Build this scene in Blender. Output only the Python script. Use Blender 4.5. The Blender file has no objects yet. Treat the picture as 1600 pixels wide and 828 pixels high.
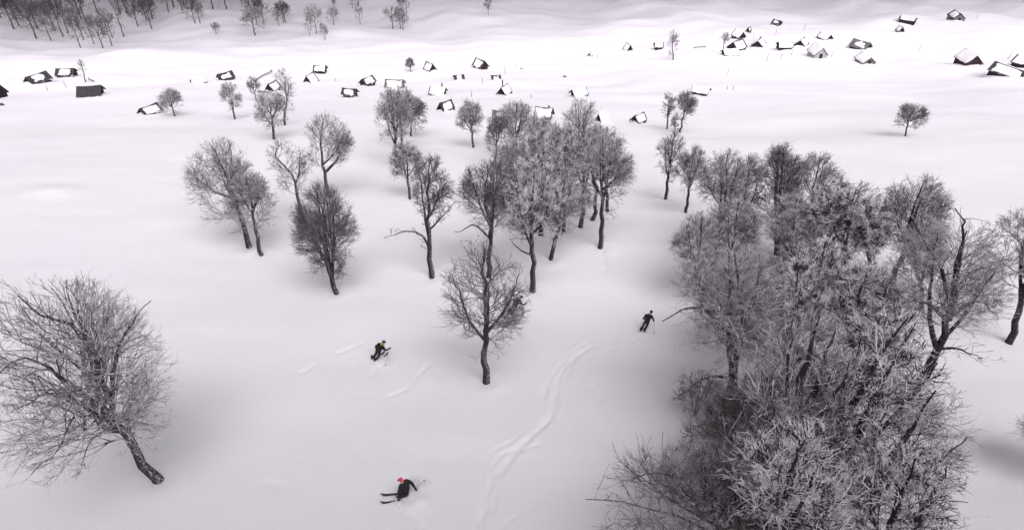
import bpy, math
import numpy as np
from mathutils import Vector, Matrix
rad = math.radians
S = bpy.context.scene
COL = S.collection

# ------------------------------------------------------------------ camera, light, exposure
FPX, CX, CY = 1067.0, 800.0, 414.0          # focal length and centre, in pixels of the 1600x828 photograph
CZ, PITCH = 28.0, rad(36.0)                 # drone height above the near snow, downward pitch
cam = bpy.data.cameras.new('camera'); cam.sensor_width = 36; cam.lens = FPX/1600*36
cam.clip_start = 0.3; cam.clip_end = 9000
camo = bpy.data.objects.new('camera', cam); COL.objects.link(camo)
camo.location = (0, 0, CZ); camo.rotation_euler = (rad(90)-PITCH, 0, 0)
S.camera = camo

SUN_EL, SUN_AZ = rad(50), rad(164)           # azimuth clockwise from +Y (straight ahead)
w = bpy.data.worlds.new('World'); S.world = w; w.use_nodes = True
nt = w.node_tree; bg = nt.nodes['Background']
sky = nt.nodes.new('ShaderNodeTexSky'); sky.sky_type = 'NISHITA'; sky.sun_disc = False
sky.sun_elevation = SUN_EL; sky.sun_rotation = SUN_AZ; sky.dust_density = 3.0
hsv = nt.nodes.new('ShaderNodeHueSaturation'); hsv.inputs['Saturation'].default_value = 0.12   # overcast: almost grey light
nt.links.new(sky.outputs[0], hsv.inputs['Color']); nt.links.new(hsv.outputs[0], bg.inputs['Color'])
bg.inputs['Strength'].default_value = 0.05
sl = bpy.data.lights.new('sun', 'SUN'); sl.energy = 1.95; sl.angle = rad(54); sl.color = (1, .96, .99)
so = bpy.data.objects.new('sun', sl); COL.objects.link(so)
so.rotation_euler = (rad(90)-SUN_EL, 0, rad(180)-SUN_AZ)
dvec = Vector((math.sin(SUN_AZ)*math.cos(SUN_EL), math.cos(SUN_AZ)*math.cos(SUN_EL), math.sin(SUN_EL)))
so.rotation_euler = dvec.to_track_quat('Z', 'Y').to_euler()
so.location = (0, 200, 150)
S.view_settings.view_transform = 'Standard'; S.view_settings.look = 'None'
S.view_settings.exposure = 0.88; S.view_settings.gamma = 1; S.view_settings.use_curve_mapping = False
S.cycles.use_denoising = True
S.cycles.max_bounces = 6; S.cycles.diffuse_bounces = 4

# ------------------------------------------------------------------ materials
def mat(name):
    m = bpy.data.materials.new(name); m.use_nodes = True
    n = m.node_tree; b = n.nodes['Principled BSDF']
    b.inputs['Specular IOR Level'].default_value = 0.25
    return m, n, b
def plain(name, col, rough=0.8, var=0.25, scale=6, metal=0):
    m, n, b = mat(name)
    tc = n.nodes.new('ShaderNodeTexCoord'); no = n.nodes.new('ShaderNodeTexNoise'); no.inputs['Scale'].default_value = scale
    no.inputs['Detail'].default_value = 4
    n.links.new(tc.outputs['Object'], no.inputs['Vector'])
    r = n.nodes.new('ShaderNodeValToRGB')
    r.color_ramp.elements[0].position = .3; r.color_ramp.elements[1].position = .7
    r.color_ramp.elements[0].color = tuple(c*(1-var) for c in col)+(1,)
    r.color_ramp.elements[1].color = tuple(min(1, c*(1+var)) for c in col)+(1,)
    n.links.new(no.outputs[0], r.inputs[0]); n.links.new(r.outputs[0], b.inputs['Base Color'])
    b.inputs['Roughness'].default_value = rough; b.inputs['Metallic'].default_value = metal
    return m
def snow_mat(name, bump=0.22):
    m, n, b = mat(name)
    b.inputs['Roughness'].default_value = .65
    ge = n.nodes.new('ShaderNodeNewGeometry')
    no = n.nodes.new('ShaderNodeTexNoise'); no.inputs['Scale'].default_value = .9; no.inputs['Detail'].default_value = 7; no.inputs['Roughness'].default_value = .55
    no2 = n.nodes.new('ShaderNodeTexNoise'); no2.inputs['Scale'].default_value = .035; no2.inputs['Detail'].default_value = 3
    n.links.new(ge.outputs['Position'], no.inputs['Vector']); n.links.new(ge.outputs['Position'], no2.inputs['Vector'])
    r = n.nodes.new('ShaderNodeValToRGB')
    r.color_ramp.elements[0].position = .3; r.color_ramp.elements[1].position = .7
    r.color_ramp.elements[0].color = (.85, .825, .87, 1); r.color_ramp.elements[1].color = (.88, .85, .885, 1)
    n.links.new(no2.outputs[0], r.inputs[0]); n.links.new(r.outputs[0], b.inputs['Base Color'])
    bu = n.nodes.new('ShaderNodeBump'); bu.inputs['Strength'].default_value = bump; bu.inputs['Distance'].default_value = .25
    n.links.new(no.outputs[0], bu.inputs['Height']); n.links.new(bu.outputs[0], b.inputs['Normal'])
    return m
def bark_mat(name, dark, frost, lo, hi, nscale=3.0, nlo=.35, nhi=.6):
    """dark wood with rime and snow lying on the faces that look up, broken by noise"""
    m, n, b = mat(name)
    b.inputs['Roughness'].default_value = .9
    ge = n.nodes.new('ShaderNodeNewGeometry'); sp = n.nodes.new('ShaderNodeSeparateXYZ')
    n.links.new(ge.outputs['Normal'], sp.inputs[0])
    up = n.nodes.new('ShaderNodeMapRange'); up.interpolation_type = 'SMOOTHSTEP'
    up.inputs['From Min'].default_value = lo; up.inputs['From Max'].default_value = hi
    n.links.new(sp.outputs['Z'], up.inputs['Value'])
    no = n.nodes.new('ShaderNodeTexNoise'); no.inputs['Scale'].default_value = nscale; no.inputs['Detail'].default_value = 3
    n.links.new(ge.outputs['Position'], no.inputs['Vector'])
    mr = n.nodes.new('ShaderNodeMapRange'); mr.inputs['From Min'].default_value = nlo; mr.inputs['From Max'].default_value = nhi
    n.links.new(no.outputs[0], mr.inputs['Value'])
    if name == 'bark':      # wind-plastered snow on the weather side
        vm = n.nodes.new('ShaderNodeVectorMath'); vm.operation = 'DOT_PRODUCT'; vm.inputs[1].default_value = (.62, -.30, .72)
        n.links.new(ge.outputs['Normal'], vm.inputs[0]); n.links.new(vm.outputs['Value'], up.inputs['Value'])
    mu = n.nodes.new('ShaderNodeMath'); mu.operation = 'MULTIPLY'
    n.links.new(up.outputs[0], mu.inputs[0]); n.links.new(mr.outputs[0], mu.inputs[1])
    mu2 = n.nodes.new('ShaderNodeMath'); mu2.operation = 'MULTIPLY'; mu2.inputs[1].default_value = frost
    n.links.new(mu.outputs[0], mu2.inputs[0])
    no3 = n.nodes.new('ShaderNodeTexNoise'); no3.inputs['Scale'].default_value = 5; no3.inputs['Detail'].default_value = 5
    n.links.new(ge.outputs['Position'], no3.inputs['Vector'])
    r = n.nodes.new('ShaderNodeValToRGB'); r.color_ramp.elements[0].position = .35; r.color_ramp.elements[1].position = .7
    r.color_ramp.elements[0].color = tuple(c*.7 for c in dark)+(1,); r.color_ramp.elements[1].color = tuple(c*1.5 for c in dark)+(1,)
    n.links.new(no3.outputs[0], r.inputs[0])
    mx = n.nodes.new('ShaderNodeMix'); mx.data_type = 'RGBA'
    n.links.new(mu2.outputs[0], mx.inputs['Factor']); n.links.new(r.outputs[0], mx.inputs['A']); mx.inputs['B'].default_value = (.92, .885, .92, 1)
    n.links.new(mx.outputs['Result'], b.inputs['Base Color'])
    return m
M_SNOW = snow_mat('snow')
M_SNOWR = snow_mat('roof_snow', .3)
M_BARK = bark_mat('bark', (.04, .034, .038), .55, .3, .8, 10.0, .45, .7)
M_TWIG = [bark_mat('twig_bare', (.095, .078, .088), .5, .0, .85),
          bark_mat('twig_rimed', (.11, .09, .102), 1.0, -.2, .55),
          bark_mat('twig_heavy_rime', (.05, .04, .047), 1.0, -.45, .0, 1.9, .45, .52)]
def wood(name, col):
    m, n, b = mat(name); b.inputs['Roughness'].default_value = .85
    tc = n.nodes.new('ShaderNodeTexCoord'); wv = n.nodes.new('ShaderNodeTexWave'); wv.bands_direction = 'Z'
    wv.inputs['Scale'].default_value = 1.6; wv.inputs['Distortion'].default_value = 1.5; wv.inputs['Detail'].default_value = 3
    n.links.new(tc.outputs['Object'], wv.inputs['Vector'])
    r = n.nodes.new('ShaderNodeValToRGB')
    r.color_ramp.elements[0].color = tuple(c*.55 for c in col)+(1,); r.color_ramp.elements[1].color = tuple(c*1.25 for c in col)+(1,)
    n.links.new(wv.outputs[0], r.inputs[0]); n.links.new(r.outputs[0], b.inputs['Base Color'])
    return m
M_WALL = {'dark': wood('dark_timber', (.03, .026, .03)), 'red': wood('reddish_timber', (.05, .026, .031)),
          'grey': wood('grey_timber', (.19, .18, .185)), 'pale': wood('pale_weathered_timber', (.42, .41, .41))}
M_ROOF = plain('roof_boards', (.045, .042, .046), .85, .4, 3)
M_ROOFG = plain('grey_roof_boards', (.13, .125, .13), .85, .4, 3)
M_POST = plain('post_wood', (.16, .15, .15), .9, .3)
M_DOOR = plain('door_wood', (.02, .018, .02), .8)
M_JACK = plain('black_fabric', (.018, .017, .02), .75, .4, 14)
M_TROU = plain('dark_trousers', (.022, .021, .026), .8, .4, 14)
M_SKIN = plain('skin', (.55, .33, .25), .6, .1)
M_PINK = plain('pink_knit', (.75, .06, .16), .85, .2, 30)
M_OCHRE = plain('ochre_fabric', (.30, .21, .06), .8, .3)
M_HAT = plain('dark_hat', (.02, .018, .022), .5)
M_SKI = plain('ski_topsheet', (.04, .04, .045), .4, .3)
M_BOOT = plain('boot_plastic', (.03, .03, .035), .4, .3)
M_POLE = plain('pole_metal', (.25, .25, .27), .35, .2, 5, .7)

# ------------------------------------------------------------------ terrain height
_Y = np.arange(-2000, 3400, 1.0)
_sl = np.interp(_Y, [-2000, -400, -80, -56, -40, -36, -10, -4, 3, 19, 25, 36, 52, 75, 130, 190, 250, 300, 400, 3000],
                    [0, 2, 4, 38, 25, 68, 68, 35, 14, 13, 4, 3, 10, 15, 15.5, 12, 5, 1.5, 0, 0])  # unseen cliff behind the camera and near tilt added to shade the foreground
_k = np.exp(-np.linspace(-2, 2, 13)**2); _k /= _k.sum()
_sl = np.convolve(np.pad(_sl, 6, 'edge'), _k, 'valid')
_P = -np.concatenate([[0], np.cumsum(np.tan(np.radians(_sl)))[:-1]])
_P -= np.interp(22.0, _Y, _P)
_rw = np.random.default_rng(5)
def _waves(lo, hi, n, amp, stretch=1.0):
    L = np.exp(_rw.uniform(np.log(lo), np.log(hi), n)); a = _rw.uniform(0, 2*np.pi, n)
    return [(2*np.pi/l*np.cos(t)/stretch, 2*np.pi/l*np.sin(t), _rw.uniform(0, 6.28), amp*(l/hi)) for l, t in zip(L, a)]
W_BIG = _waves(35, 110, 12, .5, 1.0); W_MID = _waves(10, 28, 14, .07, 1.7); W_SM = _waves(2.5, 8, 16, .016, 2.0)
W_FAR = _waves(14, 50, 16, .22, .9)
def _sum(ws, X, Y): 
    z = 0
    for kx, ky, p, a in ws: z = z + a*np.sin(kx*X+ky*Y+p)
    return z
def hgt(X, Y):
    X = np.asarray(X, float); Y = np.asarray(Y, float)
    z = np.interp(Y, _Y, _P)
    z = z + .012*np.maximum(X-60, 0)*np.clip((Y-60)/150, 0, 1)
    foot = np.interp(X, [-400, -150, -107, 0, 100, 160, 400], [176, 184, 190, 236, 270, 250, 252]) + 4*np.sin(X/25.) + 2*np.sin(X/11.+1)
    d = Y - foot
    s = np.log1p(np.exp(np.clip(d/7., -30, 60)))*7
    k = 1/(1+np.exp(-(X-15)/28.))             # far ground dips beyond the foot, more at right; sloped to darken it
    s2 = -(30*np.tanh(s*(1-k)*math.tan(rad(2.5))/30) + 90*np.tanh(s*k*math.tan(rad(8.5))/90))
    z = z + s2 + 150*np.tanh(np.maximum(d-260, 0)*.35/150)
    # gullies running down the far hill
    g = np.clip(d/25., 0, 1.6)
    z = z + g*(.8*np.sin((X+.7*d)/13.+.9*np.sin(X/31.)) + .3*np.sin((X+.5*d)/6.1+2))
    far = np.clip((np.hypot(X, Y)-70)/120, 0, 1)
    z = z + _sum(W_BIG, X, Y)*(.25+far*.75) + _sum(W_MID, X, Y) + _sum(W_SM, X, Y)
    z = z + far*_sum(W_FAR, X, Y)
    return z
F = np.array([0, math.cos(PITCH), -math.sin(PITCH)]); U = np.array([0, math.sin(PITCH), math.cos(PITCH)])
def ray(px, py):
    return F + np.array([(px-CX)/FPX, 0, 0]) - U*((py-CY)/FPX)
_T = np.concatenate([np.arange(8, 400, .6), np.arange(400, 3000, 20)])
def at(px, py):
    """point of the snow under a point of the view"""
    r = ray(px, py); P = r[None]*_T[:, None]
    dz = CZ + P[:, 2] - hgt(P[:, 0], P[:, 1])
    i = int(np.argmax(dz < 0))
    if dz[i] >= 0: i = len(_T)-1
    t0, t1, a, b = _T[i-1], _T[i], dz[i-1], dz[i]
    t = t0 + (t1-t0)*a/(a-b)
    p = r*t; p[2] += CZ
    p[2] = float(hgt(p[0], p[1])); return p
def on_plane(px, py, Y):
    r = ray(px, py); t = Y/r[1]; p = r*t; p[2] += CZ; return p, t
def g_at(x, y): return float(hgt(x, y))

# ------------------------------------------------------------------ object helpers
def np_mesh(name, V, Q, mats, smooth=True, midx=None):
    V = np.asarray(V, np.float32); Q = np.asarray(Q, np.int32); k = Q.shape[1]
    me = bpy.data.meshes.new(name)
    me.vertices.add(len(V)); me.vertices.foreach_set('co', V.ravel())
    me.loops.add(Q.size); me.loops.foreach_set('vertex_index', Q.ravel())
    me.polygons.add(len(Q)); me.polygons.foreach_set('loop_start', np.arange(0, Q.size, k, dtype=np.int32))
    me.polygons.foreach_set('loop_total', np.full(len(Q), k, np.int32))
    for m in mats: me.materials.append(m)
    if midx is not None: me.polygons.foreach_set('material_index', np.asarray(midx, np.int32))
    me.polygons.foreach_set('use_smooth', np.full(len(Q), smooth))
    me.update(calc_edges=True); return me
def link(name, me, parent=None):
    o = bpy.data.objects.new(name, me); COL.objects.link(o)
    if parent: o.parent = parent
    return o
def tag(o, label=None, cat=None, group=None, kind=None):
    if label: o['label'] = label
    if cat: o['category'] = cat
    if group: o['group'] = group
    if kind: o['kind'] = kind
    return o
def empty(name, loc, label, cat, group=None, rz=0):
    o = bpy.data.objects.new(name, None); COL.objects.link(o); o.location = loc; o.rotation_euler.z = rz
    o.empty_display_size = .3
    return tag(o, label, cat, group)
def py_mesh(name, V, Fc, mats, smooth=False, midx=None):
    me = bpy.data.meshes.new(name); me.from_pydata([tuple(map(float, v)) for v in V], [], Fc)
    for m in mats: me.materials.append(m)
    if midx: 
        for p, i in zip(me.polygons, midx): p.material_index = i
    for p in me.polygons: p.use_smooth = smooth
    me.update(); return me

# ------------------------------------------------------------------ the snow-covered ground
def axis(lo, hi, a, b, fine, g, cap1, lim1, cap2):
    v = list(np.arange(a, b+1e-6, fine))
    s, x = fine, b
    while x < hi: s = min(s*g, cap1 if x < lim1 else cap2 if s > cap1*.99 else cap1); s = s*1.04 if x > lim1 else s; x += s; v.append(x)
    s, x = fine, a
    while x > lo: s = min(s*g, cap1 if abs(x) < lim1 else cap2); s = s*1.04 if abs(x) > lim1 else s; x -= s; v.insert(0, x)
    return np.array(v)
gx = axis(-2600, 2600, -21, 13, .12, 1.035, 1.6, 330, 60)
gy = axis(-1200, 3000, 13, 46, .12, 1.03, 1.4, 400, 60)
XX, YY = np.meshgrid(gx, gy); ZZ = hgt(XX, YY)
def smooth_poly(pts, n=6):
    P = np.array(pts, float); out = []
    for i in range(len(P)-1):
        p0, p1, p2, p3 = P[max(i-1, 0)], P[i], P[i+1], P[min(i+2, len(P)-1)]
        for t in np.linspace(0, 1, n, endpoint=False):
            out.append(.5*((2*p1)+(-p0+p2)*t+(2*p0-5*p1+4*p2-p3)*t*t+(-p0+3*p1-3*p2+p3)*t**3))
    out.append(P[-1]); return np.array(out)
TRACKS = [  # (points in the view, half width m, depth m)
    ([(752, 840), (757, 790), (765, 742), (778, 715), (806, 700), (832, 676), (860, 655), (868, 640)], .16, .12),
    ([(746, 830), (750, 780), (757, 735), (770, 706), (798, 690), (830, 668), (862, 648)], .13, .07),
    ([(766, 806), (772, 775), (781, 748), (803, 711), (828, 699), (848, 692)], .15, .11),
    ([(850, 628), (853, 605), (864, 586), (884, 560), (905, 543), (920, 535)], .15, .11),
    ([(884, 642), (880, 615), (886, 586), (902, 556), (922, 543), (936, 539)], .15, .10),
    ([(870, 640), (866, 612), (874, 586), (892, 560), (912, 541)], .13, .05),
    ([(752, 828), (762, 770), (784, 728), (822, 690), (852, 660), (866, 630), (872, 595), (893, 562), (930, 537)], .2, .13),
    ([(520, 554), (545, 545), (572, 533)], .16, .10), ([(462, 586), (480, 577), (500, 564)], .18, .10),
    ([(600, 622), (636, 606), (662, 577), (688, 556)], .15, .09), ([(655, 585), (668, 568), (682, 555)], .1, .05),
    ([(922, 602), (931, 612), (936, 632)], .22, .09), ([(941, 598), (944, 625)], .14, .05),
    ([(780, 828), (805, 806), (840, 790)], .14, .06), ([(886, 704), (889, 740), (893, 770)], .16, .05), ([(899, 706), (903, 745)], .12, .03),
    ([(268, 521), (300, 519), (348, 520)], .3, .03), ([(384, 531), (412, 532)], .3, .02),
    ([(940, 390), (946, 425)], .25, .12), ([(600, 570), (590, 578), (572, 592)], .14, .06),
    ([(1003, 522), (985, 535), (940, 552)], .12, .04), ([(400, 762), (420, 756), (440, 765)], .35, .07),
    ([(560, 700), (590, 740)], .25, .03), ([(640, 800), (660, 830)], .2, .04),
]
def seg_dist(PX, PY, pl):
    best = np.full(PX.shape, 1e9); tt = np.zeros(PX.shape); L = 0
    for a, b in zip(pl[:-1], pl[1:]):
        d = b-a; l2 = max((d**2).sum(), 1e-9); l = math.sqrt(l2)
        t = np.clip(((PX-a[0])*d[0]+(PY-a[1])*d[1])/l2, 0, 1)
        q = np.hypot(PX-a[0]-t*d[0], PY-a[1]-t*d[1]); m = q < best
        best = np.where(m, q, best); tt = np.where(m, L+t*l, tt); L += l
    return best, tt, L
for pts, hw, dep in TRACKS:
    pl = smooth_poly([at(*p)[:2] for p in pts])
    lo, hi = pl.min(0)-2.5, pl.max(0)+2.5
    i0, i1 = np.searchsorted(gy, [lo[1], hi[1]]); j0, j1 = np.searchsorted(gx, [lo[0], hi[0]])
    sx, sy = XX[i0:i1, j0:j1], YY[i0:i1, j0:j1]
    wob = .05*np.sin(sx*3.1+sy*1.7)+.04*np.sin(sx*1.3-sy*4.3)
    d, t, L = seg_dist(sx+wob, sy+wob, pl)
    fade = np.clip(t/(.09*L), 0, 1)*np.clip((L-t)/(.09*L), 0, 1); fade = fade**.7
    mod = fade*(.75+.25*np.sin(t*2.3+np.sin(t*5)))
    hw *= .8; prof = -.75*np.exp(-(d/hw)**2) + .16*np.exp(-((d-2.0*hw)/(1.1*hw))**2)
    ZZ[i0:i1, j0:j1] += dep*mod*prof
def mound(x, y, r, h):
    i0, i1 = np.searchsorted(gy, [y-3*r, y+3*r]); j0, j1 = np.searchsorted(gx, [x-3*r, x+3*r])
    sx, sy = XX[i0:i1, j0:j1], YY[i0:i1, j0:j1]
    ZZ[i0:i1, j0:j1] += h*np.exp(-((sx-x)**2+(sy-y)**2)/r**2)*(1+.35*np.sin(sx*5+y)*np.sin(sy*6+x))
for px, py, r, h in [(640, 783, .55, .08), (655, 774, .6, .07), (618, 770, .5, -.08), (660, 790, .5, .1), (596, 566, .5, .10), (604, 560, .4, -.05),
                     (1006, 522, .4, .07), (1014, 520, .35, -.05), (70, 298, 1.6, .25), (95, 300, 1.2, .2), (635, 750, .4, -.08)]:
    p = at(px, py); mound(p[0], p[1], r, h)
_well = []
def finish_ground():
    for x, y, r in _well:                     # wind-scooped wells round the nearer trunks
        i0, i1 = np.searchsorted(gy, [y-4*r, y+4*r]); j0, j1 = np.searchsorted(gx, [x-4*r, x+4*r])
        sx, sy = XX[i0:i1, j0:j1], YY[i0:i1, j0:j1]; q = np.hypot(sx-x, sy-y)/r
        ZZ[i0:i1, j0:j1] += -.05*np.exp(-(q/1.1)**2) + .05*np.exp(-((q-1.8)/1.1)**2)*(1+.8*np.sin(x*3+np.arctan2(sy-y, sx-x)))
    ny, nx = XX.shape
    V = np.stack([XX, YY, ZZ], -1).reshape(-1, 3)
    i = np.arange((ny-1)*nx).reshape(ny-1, nx)[:, :-1].ravel()
    Q = np.stack([i, i+1, i+1+nx, i+nx], 1)
    o = link('snow_ground', np_mesh('snow_ground', V, Q, [M_SNOW])); tag(o, kind='structure')

# opaque slab added out of view over the valley to grey the distant snow
def added_shade_slab(name, cx, cy, z, rx, ry, rz_, seed):
    rng = np.random.default_rng(seed); nu, nv = 140, 40; ph = rng.uniform(0, 6.28, 12)
    u = np.linspace(0, 2*np.pi, nu, endpoint=False); v = np.linspace(-np.pi/2, np.pi/2, nv); UU, VV = np.meshgrid(u, v, indexing='ij')
    x = np.sign(np.cos(UU))*np.abs(np.cos(UU))**.7*np.cos(VV)**.6; y = np.sign(np.sin(UU))*np.abs(np.sin(UU))**.7*np.cos(VV)**.6; zz = np.sin(VV)
    n = sum(.05/(k+1)*np.sin((2+k*1.7)*UU*1.0//1*0+(3+2.3*k)*x+ph[k]+2*y)*np.sin((4+2.1*k)*y+ph[k+6]) for k in range(6))*2.2
    V = np.stack([cx+x*rx*(1+n), cy+y*ry*(1+n), z+zz*rz_*(1+1.6*n)*(np.where(zz < 0, .35, 1))], -1).reshape(-1, 3)
    i = np.arange(nu)[:, None]*nv; j = (np.arange(nu)[:, None]+1) % nu*nv; k = np.arange(nv-1)[None]
    Q = np.stack([i+k, j+k, j+k+1, i+k+1], -1).reshape(-1, 4)
    m, nn, b = mat('added_shade_slab'); b.inputs['Base Color'].default_value = (.85, .85, .87, 1); b.inputs['Roughness'].default_value = 1
    tag(link(name, np_mesh(name, V, Q, [m])), kind='structure')
added_shade_slab('added_shade_slab', 10, 428, 78, 620, 270, 32, 8)

# ------------------------------------------------------------------ trees
def nrm(v): return v/np.maximum(np.linalg.norm(v, axis=-1, keepdims=True), 1e-9)
def polyl(st, dr, ln, ns, wob, up, rng):
    P = [st]; d = nrm(dr)
    for k in range(ns):
        d = nrm(d + rng.normal(0, wob, d.shape) + np.array([0, 0, 1.])*up)
        P.append(P[-1] + d*(ln/ns)[:, None])
    return np.stack(P, 1)
def tubes(P, R, sides, V, Q):
    N, K, _ = P.shape
    if N == 0: return
    T = np.empty_like(P); T[:, 1:-1] = P[:, 2:]-P[:, :-2]; T[:, 0] = P[:, 1]-P[:, 0]; T[:, -1] = P[:, -1]-P[:, -2]; T = nrm(T)
    ref = np.cross(T[:, 0], np.array([.31, .52, .79])); ref = nrm(ref)[:, None]
    A = nrm(ref - (ref*T).sum(-1, keepdims=True)*T); B = np.cross(T, A)
    th = np.arange(sides)*2*np.pi/sides
    ring = P[:, :, None] + R[:, :, None, None]*(A[:, :, None]*np.cos(th)[:, None] + B[:, :, None]*np.sin(th)[:, None])
    base = sum(len(v) for v in V)
    V.append(ring.reshape(-1, 3))
    n = np.arange(N)[:, None, None]*K*sides; k = np.arange(K-1)[None, :, None]*sides; s = np.arange(sides)[None, None]
    s2 = (s+1) % sides
    a = n+k+s; b = n+k+s2; c = n+k+sides+s2; d = n+k+sides+s
    Q.append((np.stack([a, b, c, d], -1).reshape(-1, 4)+base))
def spawn(P, R, n, t0, t1, ang, asd, rng):
    N, K, _ = P.shape
    idx = np.repeat(np.arange(N), n)
    t = t0 + (t1-t0)*((np.tile(np.arange(n), N) + rng.random(N*n))/n)
    f = t*(K-1); i = np.minimum(f.astype(int), K-2); u = (f-i)[:, None]
    p = P[idx, i]*(1-u)+P[idx, i+1]*u; tan = nrm(P[idx, i+1]-P[idx, i])
    r = R[idx, i]*(1-u[:, 0])+R[idx, i+1]*u[:, 0]
    q = nrm(np.cross(tan, rng.normal(0, 1, tan.shape)))
    a = np.radians(rng.normal(ang, asd, N*n))[:, None]
    return idx, t, p, tan*np.cos(a)+q*np.sin(a), r
def env_dist(p, d, c, A):
    o = (p-c)/A; dd = d/A
    a = (dd*dd).sum(-1); b = (o*dd).sum(-1); cc = (o*o).sum(-1)-1
    disc = b*b-a*cc
    return np.where(disc > 0, (-b+np.sqrt(np.maximum(disc, 0)))/a, 0)
def resample(pts, n):
    P = smooth_poly(pts, 12); L = np.concatenate([[0], np.cumsum(np.linalg.norm(np.diff(P, axis=0), axis=1))])
    t = np.linspace(0, L[-1], n); return np.stack([np.interp(t, L, P[:, k]) for k in range(3)], 1)

LOD = {3: dict(n1=14, n2=11, n3=7, n4=4, s4=2, rt=.0078), 2: dict(n1=12, n2=10, n3=6, n4=4, s4=1, rt=.0095),
       1: dict(n1=11, n2=9, n3=6, n4=3, s4=1, rt=.012), 0: dict(n1=8, n2=6, n3=5, n4=2, s4=1, rt=.02)}
def tree_meshes(name, trunk_pts, c, A, r0, lod, nf, frost, seed, fork_t=(.35, .6), th=(78, 22), n1m=1.0, droop=0.0, limbs=None, rtm=1.0, wob=.10, l1min=.0, dens=1.0, fork_spread=(25, 60)):
    """trunk_pts: list of points (local). c, A: centre and semi-axes of the crown."""
    rng = np.random.default_rng(seed); L = LOD[lod]; c = np.array(c, float); A = np.array(A, float)
    T = resample(trunk_pts, 14); H = np.linalg.norm(T[-1]-T[0])
    T[2:-1] += rng.normal(0, H*.006, (11, 3))
    tt = np.linspace(0, 1, 14); RT = r0*np.maximum(1-tt*.97, .03)**.75; RT[0] *= 1.3; RT[1] *= 1.05
    RT = np.maximum(RT, .025)
    stems = [(T, RT, True)]
    for k in range(nf):
        t = rng.uniform(*fork_t); i = t*13; j = int(i); s = T[j]+(T[j+1]-T[j])*(i-j); r = np.interp(i, range(14), RT)*rng.uniform(.55, .8)
        phi = 2*np.pi*(k+.35*rng.random())/nf + seed; thv = rad(rng.uniform(*fork_spread))
        e = c + A*np.array([math.cos(phi)*math.sin(thv), math.sin(phi)*math.sin(thv), math.cos(thv)])*.9
        m = np.array([s[0]*.45+e[0]*.55, s[1]*.45+e[1]*.55, s[2]*.62+e[2]*.38])
        stems.append((resample([s, m, e], 14)+rng.normal(0, H*.004, (14, 3))*np.linspace(0, 1, 14)[:, None], np.maximum(r*(1-tt*.97)**.8, .02), False))
    for lb in (limbs or []):
        pts, r = lb; s = resample(pts, 14); stems.append((s+rng.normal(0, H*.005, (14, 3))*np.linspace(0, 1, 14)[:, None], np.maximum(r*(1-tt*.97)**.8, .02), False))
    V, Q = [], []
    for P, R, main in stems: tubes(P[None], R[None], 8 if lod >= 2 else 6, V, Q)
    trunk = np_mesh(name+'_trunk', np.concatenate(V), np.concatenate(Q), [M_BARK])
    # first order branches
    PP, DD, LL, RR = [], [], [], []
    for P, R, main in stems:
        n = max(3, int(L['n1']*n1m*(1.5 if main else 1.0)))
        if main:
            zrel = (P[:, 2]-(c[2]-A[2]))/(2*A[2]); t0 = float(np.interp(.06, zrel, tt)) if zrel[-1] > .06 else .3; t0 = min(max(t0, .12), .8)
        else: t0 = .12
        idx, t, p, d, r = spawn(P[None], R[None], n, t0, .98, 50, 5, rng)
        rel = np.clip((p[:, 2]-(c[2]-A[2]))/(2*A[2]), 0, 1)
        thv = np.radians(np.clip(th[0]+(th[1]-th[0])*rel+rng.normal(0, 9, n), 5, 110))
        phi = rng.random()*6.28 + np.arange(n)*2.399 + rng.normal(0, .4, n)
        h = np.stack([np.cos(phi), np.sin(phi)], 1); out = (p-c)[:, :2]; fl = ((h*out).sum(1) < -.25*np.linalg.norm(out, axis=1)) & (not main)
        h[fl] *= -1
        dv = np.concatenate([h*np.sin(thv)[:, None], np.cos(thv)[:, None]], 1)
        ln = np.maximum(env_dist(p, dv, c, A), l1min*A[0])*rng.uniform(.78, 1.03, n)
        PP.append(p); DD.append(dv); LL.append(ln); RR.append(np.minimum(r*.65, .009*ln+.012))
    p, d, ln, r = map(np.concatenate, (PP, DD, LL, RR)); ok = ln > .25; p, d, ln, r = p[ok], d[ok], ln[ok], r[ok]
    up = .05-droop
    P1 = polyl(p, d, ln, 7, wob, up, rng); R1 = r[:, None]*np.linspace(1, .3, 8)
    V, Q = [], []; rt = L['rt']*rtm
    tubes(P1, np.maximum(R1, rt*1.3), 5 if lod >= 2 else 4, V, Q)
    Am = float(A.mean()); n2 = max(3, int(L['n2']*dens)); n3 = max(3, int(L['n3']*dens))
    i, t, p, d, r = spawn(P1, R1, n2, .10, .95, 38, 11, rng)
    l2 = np.minimum(ln[i]*.68*(1.15-t*.65), env_dist(p, d, c, A)*1.05+.15)*rng.uniform(.65, 1.1, len(t)); ok = (l2 > .12) & (rng.random(len(t)) < ln[i]/(1.0*Am))
    p, d, l2, r = p[ok], d[ok], l2[ok], r[ok]
    P2 = polyl(p, d, l2, 4, .13, .06-droop*.8, rng); R2 = np.minimum(r*.7, .008*l2+.012)[:, None]*np.linspace(1, .45, 5)
    tubes(P2, np.maximum(R2, rt*1.15), 4 if lod >= 2 else 3, V, Q)
    i, t, p, d, r = spawn(P2, R2, n3, .12, 1, 37, 12, rng)
    ok = rng.random(len(t)) < l2[i]/(.55*Am)+.05; i, t, p, d = i[ok], t[ok], p[ok], d[ok]
    l3 = np.minimum(l2[i]*.6*(1.15-t*.5)+.1, env_dist(p, d, c, A)*1.08+.2)*rng.uniform(.6, 1.15, len(t))
    P3 = polyl(p, d, l3, 3, .16, .04-droop*.5, rng); R3 = np.full((len(p), 1), rt)*np.linspace(1.1, .75, 4)
    tubes(P3, R3, 3, V, Q)
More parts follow.
